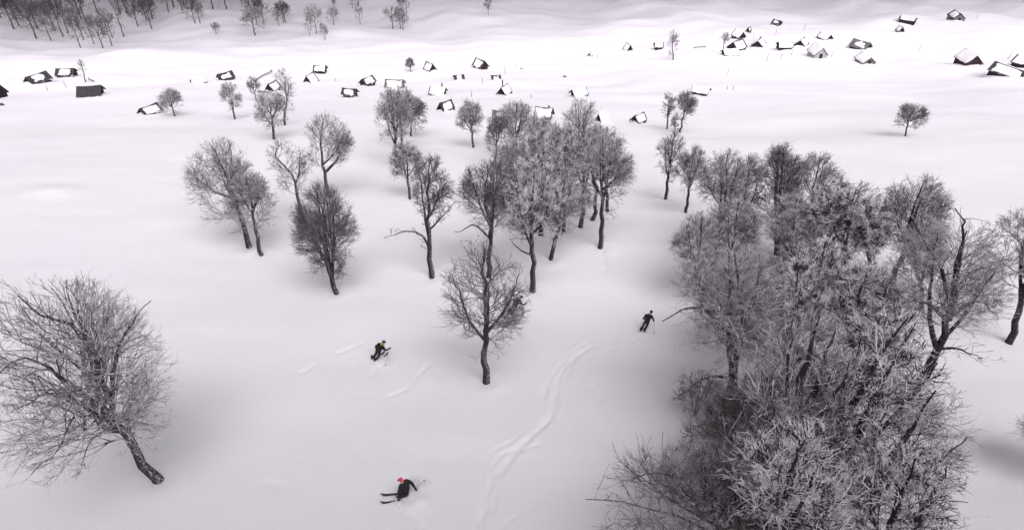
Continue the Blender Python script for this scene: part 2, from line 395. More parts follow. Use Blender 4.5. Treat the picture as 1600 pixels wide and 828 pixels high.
    if L['n4']:
        i, t, p, d, r = spawn(P3, R3, L['n4'], .15, 1, 37, 13, rng)
        ok = rng.random(len(t)) < l3[i]/(.3*Am)+.1; i, t, p, d = i[ok], t[ok], p[ok], d[ok]
        l4 = (l3[i]*.55+.12)*rng.uniform(.5, 1.2, len(t))
        P4 = polyl(p, d, l4, L['s4'], .16, .04-droop*.3, rng); R4 = np.full((len(p), 1), rt)*np.linspace(.85, .45, L['s4']+1)
        tubes(P4, R4, 3, V, Q)
    crown = np_mesh(name+'_crown', np.concatenate(V), np.concatenate(Q), [M_TWIG[frost]])
    return trunk, crown
_seed = [100]
def tree(name, label, base, box, ctrl=None, lod=1, nf=3, frost=1, group=None, limbs=None, dy=0.0, rk=1.0, sink=.5, cat='tree', **kw):
    """base: foot of the trunk in the view; box: crown (x0, y0, x1, y1) in the view; both are turned into true positions and sizes"""
    _seed[0] += 1
    b = at(*base); x0, y0, x1, y1 = box
    c, t = on_plane((x0+x1)/2, (y0+y1)/2, b[1]+dy); s = t/FPX
    c = c.copy(); dep = math.atan2(CZ-c[2], math.hypot(c[0], c[1]))
    a = (x1-x0)/2*s*.94; Hp = (y1-y0)/2*s*.96; ay = min(a, Hp*1.1)*.95
    bz = math.sqrt(max(Hp**2-(ay*math.sin(dep))**2, (.45*Hp)**2))/math.cos(dep)
    c = c-b; A = np.array([a, ay, bz])
    Ht = c[2]+bz; r0 = (.017*Ht+.05)*rk
    if ctrl: pts = [np.array([0, 0, 0.])]+[(on_plane(px, py, b[1]+dy*k/max(len(ctrl), 1))[0]-b) for k, (px, py) in enumerate(ctrl)]
    else: pts = [np.array([0, 0, -sink]), np.array([c[0]*.35, 0, c[2]*.4]), np.array([c[0]*.85, dy*.5, c[2]*.8])]
    if ctrl: dr = pts[1]-pts[0]; dr /= np.linalg.norm(dr); pts[0] = -dr*sink*1.5
    tip = c+np.array([(c[0])*.12, 0, bz*.9]); pts.append(tip)
    lm = [([on_plane(px, py, b[1]+dd)[0]-b for px, py, dd in pl], r0*rr) for pl, rr in (limbs or [])]
    tr, cr = tree_meshes(name, pts, c, A, r0, lod, nf, frost, _seed[0], limbs=lm, **kw)
    e = empty(name, b, label, cat, group)
    o1 = link('trunk', tr, e); o2 = link('crown', cr, e)
    if b[1] < 60 and 'shrub' not in name: _well.append((b[0], b[1], max(.45, r0*2.2)))
    return e

exec_trees = []
SPECS = []
def T_(*a, **k): SPECS.append((a, k))
# --- left foreground giant
T_('bare_tree', 'huge leaning bare tree with drooping twigs, by the left edge, nearest on that side', (247, 750), (-45, 415, 262, 785), lod=3, nf=1, frost=1, dens=.75, wob=.16,
   ctrl=[(209, 700), (173, 655), (155, 600), (142, 540)], rk=.92, dy=-.6, droop=.03, th=(88, 25),
   limbs=[([(178, 650, 0), (110, 600, -1), (40, 560, -2), (-30, 600, -3)], .5), ([(190, 668, 0), (140, 640, -.5), (90, 610, -2.5), (20, 640, -3.5)], .55),
          ([(200, 672, 0), (150, 655, 1), (120, 520, 3), (80, 450, 3)], .6), ([(175, 640, 0), (180, 560, .5), (215, 490, 1), (240, 470, 1.5)], .45),
          ([(185, 660, 0), (120, 650, -2), (90, 700, -3.5), (50, 740, -4.2)], .4), ([(170, 620, 0), (120, 500, 1), (100, 440, 1.5)], .5),
          ([(160, 600, 0), (60, 520, 1), (30, 470, 2)], .45), ([(190, 665, 0), (150, 680, -2), (130, 730, -3)], .3)])
# --- centre foreground
T_('bare_tree', 'round-crowned bare tree standing alone between the two skiers, nearest the centre', (760, 597), (684, 366, 832, 575), lod=3, nf=4, frost=0, dens=.78,
   ctrl=[(758, 570), (756, 540), (760, 500), (757, 455)], fork_t=(.3, .5), th=(88, 30), fork_spread=(25, 70))
T_('bare_tree', 'forked bare tree directly behind the lone round tree, its trunk seen through its crown', (763, 432), (712, 248, 812, 372), lod=2, nf=3, frost=0,
   ctrl=[(765, 400), (766, 350), (758, 318)], limbs=[([(765, 372, 0), (740, 352, .5), (712, 366, 1)], .4)])
T_('bare_tree', 'tall bare tree with rimed top and long clear trunk right of centre', (832, 455), (775, 246, 892, 400), lod=2, nf=4, frost=2,
   ctrl=[(832, 420), (831, 370), (829, 320)], th=(92, 15), limbs=[([(830, 398, 0), (812, 390, -.5), (795, 372, -1)], .35)])
T_('bare_tree', 'slim right-leaning bare tree just behind the tall rimed one', (861, 405), (838, 262, 928, 372), lod=2, nf=3, frost=1, ctrl=[(869, 370), (878, 330), (880, 295)])
T_('bare_tree', 'broad bare tree at the right end of the central clump', (938, 387), (884, 200, 992, 356), lod=2, nf=4, frost=1, ctrl=[(940, 350), (941, 305), (942, 270)], th=(92, 18))
T_('bare_tree', 'bare tree with straight trunk left beside the broad tree ending the central clump', (907, 355), (872, 178, 946, 290), lod=2, nf=3, frost=1, ctrl=[(911, 310), (912, 270)])
T_('bare_tree', 'leaning bare tree partly hidden behind the broad tree ending the central clump', (925, 344), (895, 190, 965, 290), lod=1, nf=3, frost=1, ctrl=[(932, 310), (925, 270)])
T_('bare_tree', 'thick dark-trunked tree in the middle of the central clump', (845, 367), (805, 205, 890, 310), lod=2, nf=3, frost=2)
T_('bare_tree', 'thin bare tree among the central clump, right of the thick dark trunk', (881, 361), (850, 225, 912, 318), lod=1, nf=2, frost=2)
T_('bare_tree', 'dense dark tree at the left side of the central clump', (810, 346), (765, 215, 850, 310), lod=2, nf=4, frost=1, rk=1.3)
T_('bare_tree', 'high grey-crowned tree at the back of the central clump below the frosted roof', (801, 247), (768, 158, 845, 235), lod=1, nf=4, frost=1, rk=1.2)
T_('bare_tree', 'narrow reddish bare tree at the back left corner of the central clump', (774, 262), (757, 180, 795, 250), lod=1, nf=2, frost=0)
T_('bare_tree', 'rimed tree in front of the snow-roofed cabin at the back of the central clump', (842, 262), (815, 182, 880, 252), lod=1, nf=4, frost=1)
T_('bare_tree', 'open forked tree at the back right of the central clump, topmost of it', (905, 250), (876, 152, 940, 225), lod=1, nf=4, frost=1, ctrl=[(906, 225), (905, 200)], dens=.75)
T_('bare_tree', 'grey bare tree filling the centre of the clump behind the rimed top', (862, 300), (825, 195, 905, 275), lod=1, nf=3, frost=1)
T_('bare_tree', 'tree behind the broad right one, its crown ending the clump on the slope', (950, 330), (910, 195, 972, 290), lod=1, nf=3, frost=0)
# --- left-centre trees
T_('bare_tree', 'bent bare tree with one long low limb reaching left, left of the lone round tree', (675, 433), (640, 243, 710, 352), lod=2, nf=2, frost=0,
   ctrl=[(672, 390), (669, 345), (668, 310)], limbs=[([(673, 402, 0), (664, 374, 0), (640, 362, -.3), (600, 372, -.6)], .5), ([(670, 360, 0), (690, 340, 0), (706, 322, 0)], .35)], l1min=.35)
T_('bare_tree', 'small bare tree left behind the bent one with a low limb', (641, 311), (606, 220, 664, 300), lod=1, nf=3, frost=1, ctrl=[(638, 285), (637, 260)])
T_('bare_tree', 'tall grey tree of the left cluster below the half hidden cabin, foremost there', (621, 263), (584, 135, 645, 235), lod=1, nf=4, frost=1, ctrl=[(618, 235), (617, 205)])
T_('bare_tree', 'grey tree in the middle of the cluster below the half hidden cabin', (629, 232), (596, 130, 655, 212), lod=1, nf=3, frost=1)
T_('bare_tree', 'right tree of the cluster below the half hidden cabin, spreading to the right', (642, 213), (615, 150, 672, 206), lod=1, nf=3, frost=0)
T_('bare_tree', 'fan-shaped bare tree with many steep limbs, alone left of centre', (526, 458), (456, 285, 560, 448), lod=3, nf=6, frost=0,
   ctrl=[(515, 425), (509, 395), (507, 350)], fork_t=(.12, .42), th=(70, 20), fork_spread=(12, 50), n1m=.9)
T_('bare_tree', 'two-armed bare tree rising behind the fan-shaped one', (515, 307), (470, 178, 553, 275), lod=2, nf=1, frost=1, ctrl=[(510, 285), (505, 255), (501, 225)],
   limbs=[([(510, 268, 0), (526, 250, 0), (540, 222, .3), (548, 205, .5)], .7)])
T_('bare_tree', 'thin crooked bare tree leaning left, left behind the fan-shaped tree', (473, 346), (412, 216, 487, 318), lod=2, nf=1, frost=1, ctrl=[(467, 310), (457, 275), (432, 245)], dens=.8)
T_('bare_tree', 'large left-leaning rimed tree of the pair on the left slope', (389, 386), (294, 212, 405, 380), lod=2, nf=4, frost=1, ctrl=[(378, 345), (362, 300), (348, 260)], rk=1.1, th=(92, 20))
T_('bare_tree', 'smaller right tree of the leaning pair on the left slope', (409, 398), (352, 262, 438, 378), lod=2, nf=3, frost=1, ctrl=[(400, 360), (393, 320)])
T_('bare_tree', 'spreading low-crowned tree in front of the slender pole-like tree', (428, 218), (395, 142, 452, 208), lod=1, nf=4, frost=1, rk=1.2, th=(95, 30))
T_('bare_tree', 'very tall slender tree with a narrow top beside the spreading low-crowned one', (444, 196), (430, 104, 466, 190), lod=1, nf=1, frost=1, th=(80, 35))
T_('bare_tree', 'small round tree right of the cabin pair on the near left', (273, 182), (247, 137, 288, 183), lod=1, nf=3, frost=1)
T_('bare_tree', 'upright oval tree below the cabin with patchy snow', (367, 187), (343, 128, 378, 178), lod=1, nf=2, frost=1)
T_('bare_tree', 'small tree left of the cabin beside the slender tall tree', (401, 159), (384, 120, 407, 152), lod=0, nf=2, frost=1)
T_('bare_tree', 'thin sparse sapling beside the two snow-buried cabins at far left', (134, 129), (120, 93, 137, 118), lod=0, nf=1, frost=0, dens=.6)
T_('bare_tree', 'little dense tree standing alone above the left row of cabins', (642, 113), (633, 90, 648, 110), lod=0, nf=4, frost=0)
T_('bare_tree', 'oval bare tree alone right of the steep gabled cabin', (740, 231), (712, 156, 757, 220), lod=1, nf=3, frost=1)
T_('bare_tree', 'tall narrow tree beside the small cabin in the middle of the far field', (1052, 94), (1037, 46, 1064, 92), lod=0, nf=2, frost=1)
T_('bare_tree', 'thin two-topped tree at the left of the upper right hamlet', (1129, 84), (1123, 51, 1141, 74), lod=0, nf=1, frost=1)
T_('bare_tree', 'round vase-shaped tree alone in the empty snowfield at right', (1415, 213), (1398, 161, 1450, 207), lod=1, nf=4, frost=0, ctrl=[(1417, 200), (1422, 180)], dens=.8, fork_spread=(40, 80))
T_('bare_tree', 'left tree of the far pair below the long snow-roofed cabin', (1043, 202), (1031, 143, 1056, 190), lod=0, nf=2, frost=1)
T_('bare_tree', 'right taller tree of the far pair below the long snow-roofed cabin', (1062, 208), (1053, 141, 1090, 196), lod=1, nf=2, frost=0)
T_('sapling', 'short sapling between the far pair of trees', (1055, 213), (1048, 180, 1062, 205), lod=0, nf=1, frost=1, cat='sapling')
T_('bare_tree', 'oval tree with clear trunk at the top left corner of the right grove', (1040, 311), (1024, 196, 1069, 296), lod=1, nf=3, frost=1, ctrl=[(1044, 280), (1048, 250)])
# --- right grove
T_('bare_tree', 'tree at the upper left rim of the right grove beside the clear-trunked oval one', (1072, 332), (1053, 226, 1108, 308), lod=2, nf=3, frost=1, ctrl=[(1076, 300), (1078, 270)])
T_('bare_tree', 'dense leaning tree with a thick bent trunk in the upper left of the right grove', (1116, 408), (1085, 232, 1172, 345), lod=2, nf=4, frost=1, ctrl=[(1122, 370), (1130, 330), (1136, 300)], rk=1.2)
T_('bare_tree', 'slim dark tree between the thick bent trunk and the tall steep-limbed one', (1168, 382), (1130, 240, 1200, 340), lod=2, nf=3, frost=1)
T_('bare_tree', 'tall steep-limbed tree standing highest on the upper rim of the right grove', (1214, 397), (1172, 222, 1254, 360), lod=2, nf=5, frost=0, ctrl=[(1217, 360), (1219, 320)], fork_t=(.3, .5), fork_spread=(10, 50), rk=1.25)
T_('bare_tree', 'round-topped tree behind and right of the tallest steep-limbed one', (1270, 372), (1237, 236, 1308, 335), lod=1, nf=3, frost=1)
T_('bare_tree', 'rimed tree with wind-bent white tips in the upper middle of the right grove', (1312, 470), (1262, 282, 1382, 430), lod=2, nf=5, frost=2, fork_spread=(20, 70), rk=1.2, rtm=1.3, droop=.04)
T_('bare_tree', 'dark-stemmed tree behind the wind-bent rimed one', (1355, 455), (1318, 300, 1400, 410), lod=1, nf=3, frost=1)
T_('bare_tree', 'full-crowned tree with right-leaning trunk at the upper right of the grove', (1385, 458), (1368, 272, 1478, 405), lod=2, nf=4, frost=1, ctrl=[(1397, 425), (1415, 385), (1422, 340)], rk=1.1)
T_('bare_tree', 'dark tree filling the hollow left below the steep-limbed one', (1256, 470), (1195, 330, 1275, 440), lod=2, nf=3, frost=1)
T_('bare_tree', 'small crooked tree at the left rim of the grove below the thick bent trunk', (1098, 470), (1048, 330, 1135, 452), lod=2, nf=3, frost=1)
T_('bare_tree', 'big curved tree with open arching limbs at the right side of the grove', (1421, 622), (1378, 335, 1570, 560), lod=3, nf=2, frost=1,
   ctrl=[(1440, 590), (1462, 555), (1478, 510), (1486, 470)], rk=1.15, th=(92, 40), n1m=.75, l1min=.45,
   limbs=[([(1482, 500, 0), (1500, 450, .5), (1530, 420, 1), (1575, 430, 1.5)], .55), ([(1486, 480, 0), (1470, 420, 0), (1445, 380, .4), (1425, 345, .5)], .5),
          ([(1488, 465, 0), (1500, 400, 0), (1505, 350, 0), (1490, 325, 0)], .55), ([(1480, 500, 0), (1440, 470, -1), (1395, 480, -2)], .5), ([(1470, 545, 0), (1495, 545, -.5), (1535, 560, -1)], .3),
          ([(1484, 495, 0), (1530, 470, 1), (1560, 500, 1.2)], .4)])
T_('bare_tree', 'right-edge tree with full crown and leaning trunk beyond the curved one', (1576, 535), (1545, 308, 1665, 480), lod=2, nf=4, frost=1, ctrl=[(1590, 500), (1600, 450)])
T_('bare_tree', 'broad dark tree with a thick leaning trunk at the left side of the grove', (1137, 662), (1036, 372, 1230, 600), lod=3, nf=4, frost=1,
   ctrl=[(1143, 610), (1152, 550), (1160, 500)], rk=1.35, th=(95, 25), limbs=[([(1152, 545, 0), (1110, 490, -1), (1070, 480, -1.5), (1032, 505, -2)], .5), ([(1146, 590, 0), (1100, 590, -1.5), (1060, 620, -2)], .3)])
T_('bare_tree', 'tall rimed tree at the heart of the right grove', (1240, 640), (1165, 395, 1300, 590), lod=3, nf=4, frost=2, rk=1.2, rtm=1.35)
T_('bare_tree', 'rimed tree right of the grove heart below the wind-bent one', (1330, 612), (1270, 400, 1402, 570), lod=3, nf=4, frost=2, rtm=1.3)
T_('bare_tree', 'dense dark tree low between the grove heart and the broad left one', (1200, 735), (1110, 560, 1245, 760), lod=2, nf=3, frost=0, rk=.9)
T_('bare_tree', 'massive dark trunk tree at the bottom of the grove with a wide crown', (1222, 822), (1130, 470, 1330, 850), lod=3, nf=4, frost=1, rk=1.45, ctrl=[(1228, 770), (1240, 690), (1245, 620)], th=(98, 20))
T_('bare_tree', 'heavily snow-coated tree with white crossing branches at the bottom right of the grove', (1285, 832), (1250, 470, 1440, 860), lod=3, nf=5, frost=2, rk=1.1, rtm=1.7,
   ctrl=[(1290, 780), (1310, 700), (1335, 620)], th=(98, 25), fork_t=(.15, .45), dens=.9)
T_('bare_tree', 'fringed drooping tree at the lower right rim of the grove', (1330, 868), (1300, 575, 1492, 900), lod=3, nf=4, frost=1, th=(105, 35), droop=.03, ctrl=[(1345, 810), (1375, 740)], fork_t=(.15, .4))
T_('bare_tree', 'low wide tree at the bottom edge whose thin branches reach far left over the snow', (1170, 905), (895, 690, 1240, 960), lod=3, nf=2, frost=0, th=(85, 40), n1m=1.0, dens=.9, l1min=.45,
   ctrl=[(1160, 860), (1150, 800)], limbs=[([(1165, 880, 0), (1090, 820, 0), (1000, 790, 0), (915, 780, 0)], .45), ([(1160, 850, 0), (1110, 770, .5), (1040, 740, .8), (990, 745, 1)], .4), ([(1165, 870, 0), (1080, 840, -1), (980, 850, -1.5)], .4), ([(1158, 830, 0), (1140, 740, .5), (1110, 690, 1)], .4)])
T_('bare_tree', 'tree mostly beyond the right edge, only twig tips in view', (1665, 745), (1588, 640, 1740, 740), lod=2, nf=2, frost=1)
for lb, bs, bx, fr in [
    ('dark tree behind the broad dark one with a thick leaning trunk', (1150, 560), (1088, 400, 1205, 535), 1), ('rimed tree just above the heart of the right grove', (1285, 558), (1215, 365, 1335, 525), 2),
    ('snowy-twigged tree between the grove heart and the curved arching one', (1362, 705), (1298, 470, 1432, 655), 2), ('tangled rimed tree in the lower middle of the right grove', (1258, 722), (1182, 520, 1335, 690), 2),
    ('grey tree in the hollow below the tallest steep-limbed one', (1232, 440), (1182, 300, 1290, 412), 1), ('rimed tree left behind the wind-bent white-tipped one', (1300, 425), (1252, 270, 1348, 400), 2),
    ('thin tree below the thick bent trunk at the upper left of the grove', (1146, 455), (1098, 305, 1192, 432), 1), ('grey tree between the right-leaning full crown and the curved tree', (1442, 482), (1392, 335, 1472, 462), 1),
    ('low spreading tree at the bottom left of the grove above the far-reaching branches', (1130, 850), (1005, 690, 1190, 850), 1),
    ('snow-hung tree at the bottom edge in front of the massive trunk', (1232, 960), (1120, 650, 1335, 900), 2), ('open frosted tree at the bottom edge right of the massive trunk', (1392, 975), (1305, 680, 1490, 920), 2),
    ('slender tree at the left flank of the massive bottom trunk', (1165, 790), (1085, 600, 1225, 760), 0)]:
    T_('bare_tree', lb, bs, bx, lod=3 if bs[1] > 600 else 2, nf=4, frost=fr, dens=.65 if bs[1] > 800 else .85 if fr == 2 else 1, rtm=1.3 if fr == 2 else 1)
SH = 'low tangled undergrowth shrubs in the right grove'
for lb, bs, bx in [('low tangled shrub under the broad dark tree at the left of the grove', (1085, 650), (1052, 575, 1130, 655)),
                   ('low shrub under the curved tree at the right of the grove', (1440, 668), (1418, 625, 1470, 668)),
                   ('twiggy shrub left below the broad dark tree, lowest at the left rim', (1095, 725), (1055, 645, 1150, 725)),
                   ('shrub filling the gap under the right-leaning full-crowned tree', (1400, 520), (1362, 430, 1440, 520)),
                   ('dark shrub at the foot of the steep-limbed tree', (1190, 470), (1150, 395, 1230, 470)),
                   ('shrub between the wind-bent rimed tree and the curved tree', (1370, 590), (1340, 500, 1410, 590))]:
    T_('leafless_shrub', lb, bs, bx, lod=2, nf=4, frost=1, rk=.5, fork_t=(.05, .2), th=(85, 35), dens=.6, group=SH, cat='shrub')

for a, k in SPECS: tree(*a, **k)

# far hillside trees: copies of a few built ones
PROT = []
for i, (hh, wr, nf_, fr) in enumerate([(11, .26, 2, 0), (10, .33, 3, 0), (12, .2, 1, 0), (9, .4, 3, 1), (10.5, .28, 2, 1), (8, .36, 2, 0)]):
    c = np.array([.2*(i % 3-1), 0, hh*.57]); wr *= 1.25; A = np.array([hh*wr, hh*wr, hh*.45])
    PROT.append((tree_meshes('hillside_tree', [(0, 0, -.8), (0.05, 0, hh*.3), (c[0], 0, hh*.6), (c[0]*1.5, 0, hh*.98)], c, A, .2, 0, nf_, fr, 900+i, rtm=1.45), hh))
_rf = np.random.default_rng(11)
def hill_tree(px, py, hpx, label, group, k=None, lean=0):
    b = at(px, py); s = np.linalg.norm(b-np.array([0, 0, CZ]))/FPX/1.12
    k = int(_rf.integers(0, 6)) if k is None else k; (tm, cm), hh = PROT[k]
    e = empty('hillside_tree', b, label, 'tree', group, _rf.uniform(0, 6.28))
    sc = hpx*s/math.cos(rad(17))/hh; e.scale = (sc*_rf.uniform(.85, 1.1),)*2+(sc,)
    link('trunk', tm, e); link('crown', cm, e); return e
FG = 'dense bare wood on the far left hillside'
FL = 'bare tree in the dense wood on the far left hillside'
dense = [(22, 46), (30, 41), (57, 61), (80, 64), (99, 58), (86, 48), (107, 52), (126, 75), (131, 63), (147, 69), (161, 76), (175, 72), (176, 60), (194, 58),
         (216, 42), (237, 46), (127, 31), (152, 20), (189, 23), (199, 22), (210, 16), (239, 30), (264, 20), (272, 12), (285, 17), (333, 15), (354, 15)]
pts = list(dense)
tries = 0
while len(pts) < 88 and tries < 4000:
    tries += 1
    x = _rf.uniform(-25, 300); lim = np.interp(x, [-25, 20, 60, 170, 240, 300], [38, 36, 48, 50, 34, 8]); y = _rf.uniform(-40, lim)
    if min(math.hypot(x-a, (y-b)*1.6) for a, b in pts) > 8: pts.append((x, y))
while len(pts) < 100 and tries < 8000:
    tries += 1
    x = _rf.uniform(300, 470); y = _rf.uniform(-45, 1)
    if min(math.hypot(x-a, (y-b)*1.6) for a, b in pts) > 14: pts.append((x, y))
for x, y in pts: hill_tree(x, y, _rf.uniform(38, 54), FL, FG)
HG = 'scattered trees on the far hillside right of the wood'
for px, py, h, lb, k in [
    (338, 54, 17, 'tiny lone tree below the gap at the right of the hillside wood', 5), (305, 37, 38, 'left dark tree of the pair hanging below the right end of the wood', 1),
    (313, 37, 34, 'right paler tree of the pair hanging below the right end of the wood', 4), (385, 17, 24, 'small tree by itself just right of the hillside wood', 4),
    (399, 56, 42, 'lowest left tree of the loose row right of the wood', 3), (402, 40, 40, 'tree just above the lowest left one of the loose row', 1), (413, 39, 44, 'tall dark tree left of the twin-trunked group on the hillside', 0),
    (436, 41, 26, 'left small tree of the tight trio on the hillside', 4), (443, 36, 32, 'middle tree of the tight trio on the hillside', 1), (446, 36, 30, 'right tree of the tight trio on the hillside', 5),
    (484, 56, 32, 'slender left tree of the lower trio on the hillside', 2), (495, 54, 46, 'tallest middle tree of the lower trio on the hillside', 4), (508, 64, 27, 'lowest right tree of the lower trio on the hillside', 0),
    (522, 40, 26, 'small round tree right above the lower trio on the hillside', 3), (523, 15, 26, 'tree cut by the top edge above the small round one', 0), (551, 14, 24, 'left tree of the two high ones cut by the top edge', 2),
    (560, 9, 22, 'right tree of the two high ones cut by the top edge', 4), (563, 39, 34, 'tall thin tree below the two high ones at the top edge', 2), (614, 46, 34, 'left oval tree of the four in the middle of the hillside', 3),
    (626, 46, 34, 'middle thin tree of the four in the middle of the hillside', 2), (630, 47, 32, 'right-hand slender tree of the lower three in the middle of the hillside', 0), (629, 18, 24, 'left tree of the high pair above the middle four', 5),
    (636, 22, 28, 'right tree of the high pair above the middle four', 2), (763, 24, 26, 'single tree farthest right on the bare grey hillside', 0)]:
    hill_tree(px, py, h, lb, HG, k)

# ------------------------------------------------------------------ cabins
def rslope(t, hash_): return 0
def cabin(label, px, py, wpx, yaw, wh=1.1, rise=1.5, wall='dark', snow=(.9, .9), inset=.1, ratio=.75, roofm=None, thick=.28, sink=0, door=True, pole=0, base_px=True, smear=0.0, seed=0, tilt=0, plank=0):
    """snow=(front slope, back slope) cover 0..1; yaw turns the ridge from 'across the view'; + shows the left gable"""
    b = at(px, py); s = np.linalg.norm(b-np.array([0, 0, CZ]))/FPX/1.12
    az = -math.atan2(b[0], b[1]); y = rad(yaw)
    L = wpx*s*.94/(abs(math.cos(y))+ratio*abs(math.sin(y))); W = L*ratio
    L -= .5; W -= .3; wh = (wh+.4)*s/.2; rise *= s/.2; thick *= min(1, s/.2)
    rz = az+y
    off = (abs(math.sin(y))*L+abs(math.cos(y))*W)/2      # centre lies behind the front edge
    cx = b[0]+off*math.sin(-az)*.9; cy = b[1]+off*math.cos(az)*.9
    z = min(g_at(cx, cy), b[2])-.1-sink
    e = empty('cabin', (cx, cy, z), label, 'cabin', 'half buried wooden cabins of the snowed-in hamlet', rz)
    e.rotation_euler.y = rad(tilt)
    hl, hw = L/2, W/2; g = 2.0
    # walls with gables
    V = []; 
    for x in (-hl, hl): V += [(x, -hw, -g), (x, hw, -g), (x, hw, wh), (x, 0, wh+rise), (x, -hw, wh)]
    Fc = [(4, 3, 2, 1, 0), (5, 6, 7, 8, 9), (0, 5, 9, 4), (1, 2, 7, 6), (0, 1, 6, 5)]
    wo = link('wall', py_mesh('cabin_wall', V, Fc, [M_WALL[wall]]), e)
    # corner log ends
    rng = np.random.default_rng(seed+int(px*7+py))
    rm = roofm or M_ROOF
    # roof: two slabs with overhang, slightly sagging boards
    ohx, ohy, th = .35, .28, .12; wh0 = wh
    sl = rise/hw; ye = hw+ohy; ze = wh-ohy*sl; zr = wh+rise+.02
    V, Fc = [], []
    N = 9
    for sd in (-1, 1):
        k0 = len(V)
        for j in range(N):
            x = -hl-ohx+(L+2*ohx)*j/(N-1); sag = -.10*math.sin(math.pi*j/(N-1)); jt = rng.uniform(-.12, .12)
            V += [(x, sd*(ye+jt), ze-abs(sl)*jt+sag*.4), (x, -sd*.03, zr+sag), (x, -sd*.03, zr+th+sag), (x, sd*(ye+jt), ze-sl*jt+th+sag*.4)]
        for j in range(N-1):
            a = k0+4*j; c = a+4
            q = [(a, c, c+1, a+1), (a+3, a+2, c+2, c+3), (a, a+3, c+3, c), (a+1, c+1, c+2, a+2)]
            Fc += [f if sd < 0 else tuple(reversed(f)) for f in q]
        Fc += [(k0, k0+1, k0+2, k0+3), tuple(k0+4*(N-1)+i for i in (3, 2, 1, 0))]
    ro = link('roof', py_mesh('cabin_roof', V, Fc, [rm]), e)
    # snow on each slope
    nu, nv = 26, 14
    SV, SQ = [], []
    ph = rng.uniform(0, 6.28, 6)
    for sd, cov in ((-1, snow[0]), (1, snow[1])):
        if cov <= 0: continue
        ins = inset + (1-cov)*.42
        u = np.linspace(0, 1, nu); v = np.linspace(0, 1, nv); UU, VV = np.meshgrid(u, v, indexing='ij')   # v 0 eave, 1 ridge
        nz = .10*np.sin(UU*7+ph[0]+3*VV)+.08*np.sin(VV*9+ph[1]+4*UU)+.05*np.sin(UU*17+ph[2])+.05*np.sin(VV*15+ph[3]-6*UU)
        top = ins*.55 if cov < .97 else -.3
        dm = np.minimum(np.minimum(UU-ins*.6*(1-.0), 1-ins*.6-UU)*2.2, np.minimum((VV-ins*.6)*1.3, (1-VV-top)*1.3)) + nz*(1.1-cov)*1.3+.02*np.sin(UU*23+ph[4])
        if cov < .97:
            cxu = .5+.25*math.sin(ph[5])*(1-cov); dm = dm - np.abs(UU-cxu)*(1-cov)*.5
        hgt_ = thick*(1-np.exp(-np.clip(dm, 0, 1)*14)); hgt_ = np.where(dm > 0, hgt_, -.09)
        hgt_ *= 1+.2*np.sin(UU*9+ph[1])*np.sin(VV*7)
        x = -hl-ohx+UU*(L+2*ohx); yy = sd*(ye*(1-VV)); zz = ze+th+(zr-ze)*VV + hgt_ - .10*np.sin(np.pi*UU)*VV
        b0 = sum(map(len, SV)); SV.append(np.stack([x, yy, zz], -1).reshape(-1, 3))
        i = (np.arange(nu-1)[:, None]*nv+np.arange(nv-1)[None]).ravel()+b0
        q = np.stack([i, i+nv, i+nv+1, i+1], 1); SQ.append(q if sd < 0 else q[:, ::-1])
    if SV: link('roof_snow', np_mesh('roof_snow', np.concatenate(SV), np.concatenate(SQ), [M_SNOWR]), ro)
    if door and wh > .6:
        x = -hl-.04 if yaw > 0 else hl+.04
        dw, dh = min(.45, hw*.25), min(wh+rise*.45, 1.7)
        V = [(x, -dw, -1), (x, dw, -1), (x, dw, dh), (x, -dw, dh)]; x2 = x+(.06 if yaw > 0 else -.06); V += [(x2, a, c) for _, a, c in V[:4]]
        link('door', py_mesh('cabin_door', V, [(0, 1, 2, 3), (7, 6, 5, 4), (0, 4, 5, 1), (1, 5, 6, 2), (2, 6, 7, 3), (3, 7, 4, 0)], [M_DOOR]), e)
    if pole:
        V, Q = [], []; x = -hl*.7 if yaw > 0 else hl*.7
        tubes(np.array([[(x, 0, wh), (x, 0, wh+rise+pole)]], float), np.full((1, 2), .11), 6, V, Q)
        link('chimney', np_mesh('chimney', V[0], Q[0], [M_ROOF]), ro)
    # snow drifts banked against the foot of the walls
    n1, n2 = 28, 5; V, Q = [], []
    a = np.linspace(0, 2*np.pi, n1, endpoint=False)
    sx = np.sign(np.cos(a))*np.abs(np.cos(a))**.45; sy = np.sign(np.sin(a))*np.abs(np.sin(a))**.45
    dh = .10+.12*np.sin(a*2+ph[0])+.08*np.sin(a*3+ph[1])+.18*np.clip(-np.cos(a-ph[2]), 0, 1)
    rows = []
    ca, sa = math.cos(rz), math.sin(rz)
    for k in range(n2):
        f = k/(n2-1); ex = 1.0*f*(1+.3*np.sin(a*3+ph[3])) - .12
        X = sx*(hl+ex); Yl = sy*(hw+ex)
        wx = cx+X*ca-Yl*sa; wy = cy+X*sa+Yl*ca
        gz = hgt(wx, wy)-z
        rows.append(np.stack([X, Yl, gz + dh*(1-f)**1.6 - .12*f**2], 1))
    VV_ = np.concatenate(rows); i = (np.arange(n2-1)[:, None]*n1+np.arange(n1)[None]); j = (np.arange(n2-1)[:, None]*n1+(np.arange(n1)[None]+1) % n1)
    Q_ = np.stack([i, i+n1, j+n1, j], -1).reshape(-1, 4)[:, ::-1]
    link('snow_drift', np_mesh('snow_drift', VV_, Q_, [M_SNOW]), e)
    return e
C = cabin
C('dark cabin cut by the left edge of the view', 0, 154, 26, -50, 1.5, 2.0, snow=(.2, .2))
C('dark-roofed cabin with one small snow patch, leftmost whole cabin', 62, 131, 37, 25, .5, 1.5, snow=(.38, .5))
C('cabin left of the thin sapling, snow on the left of its roof', 107, 122, 32, -28, .8, 1.2, snow=(.6, .5))
C('bare dark-roofed cabin without snow, nearest on the far left', 145, 152, 41, -22, .9, 1.7, snow=(0, .3), roofm=M_ROOF)
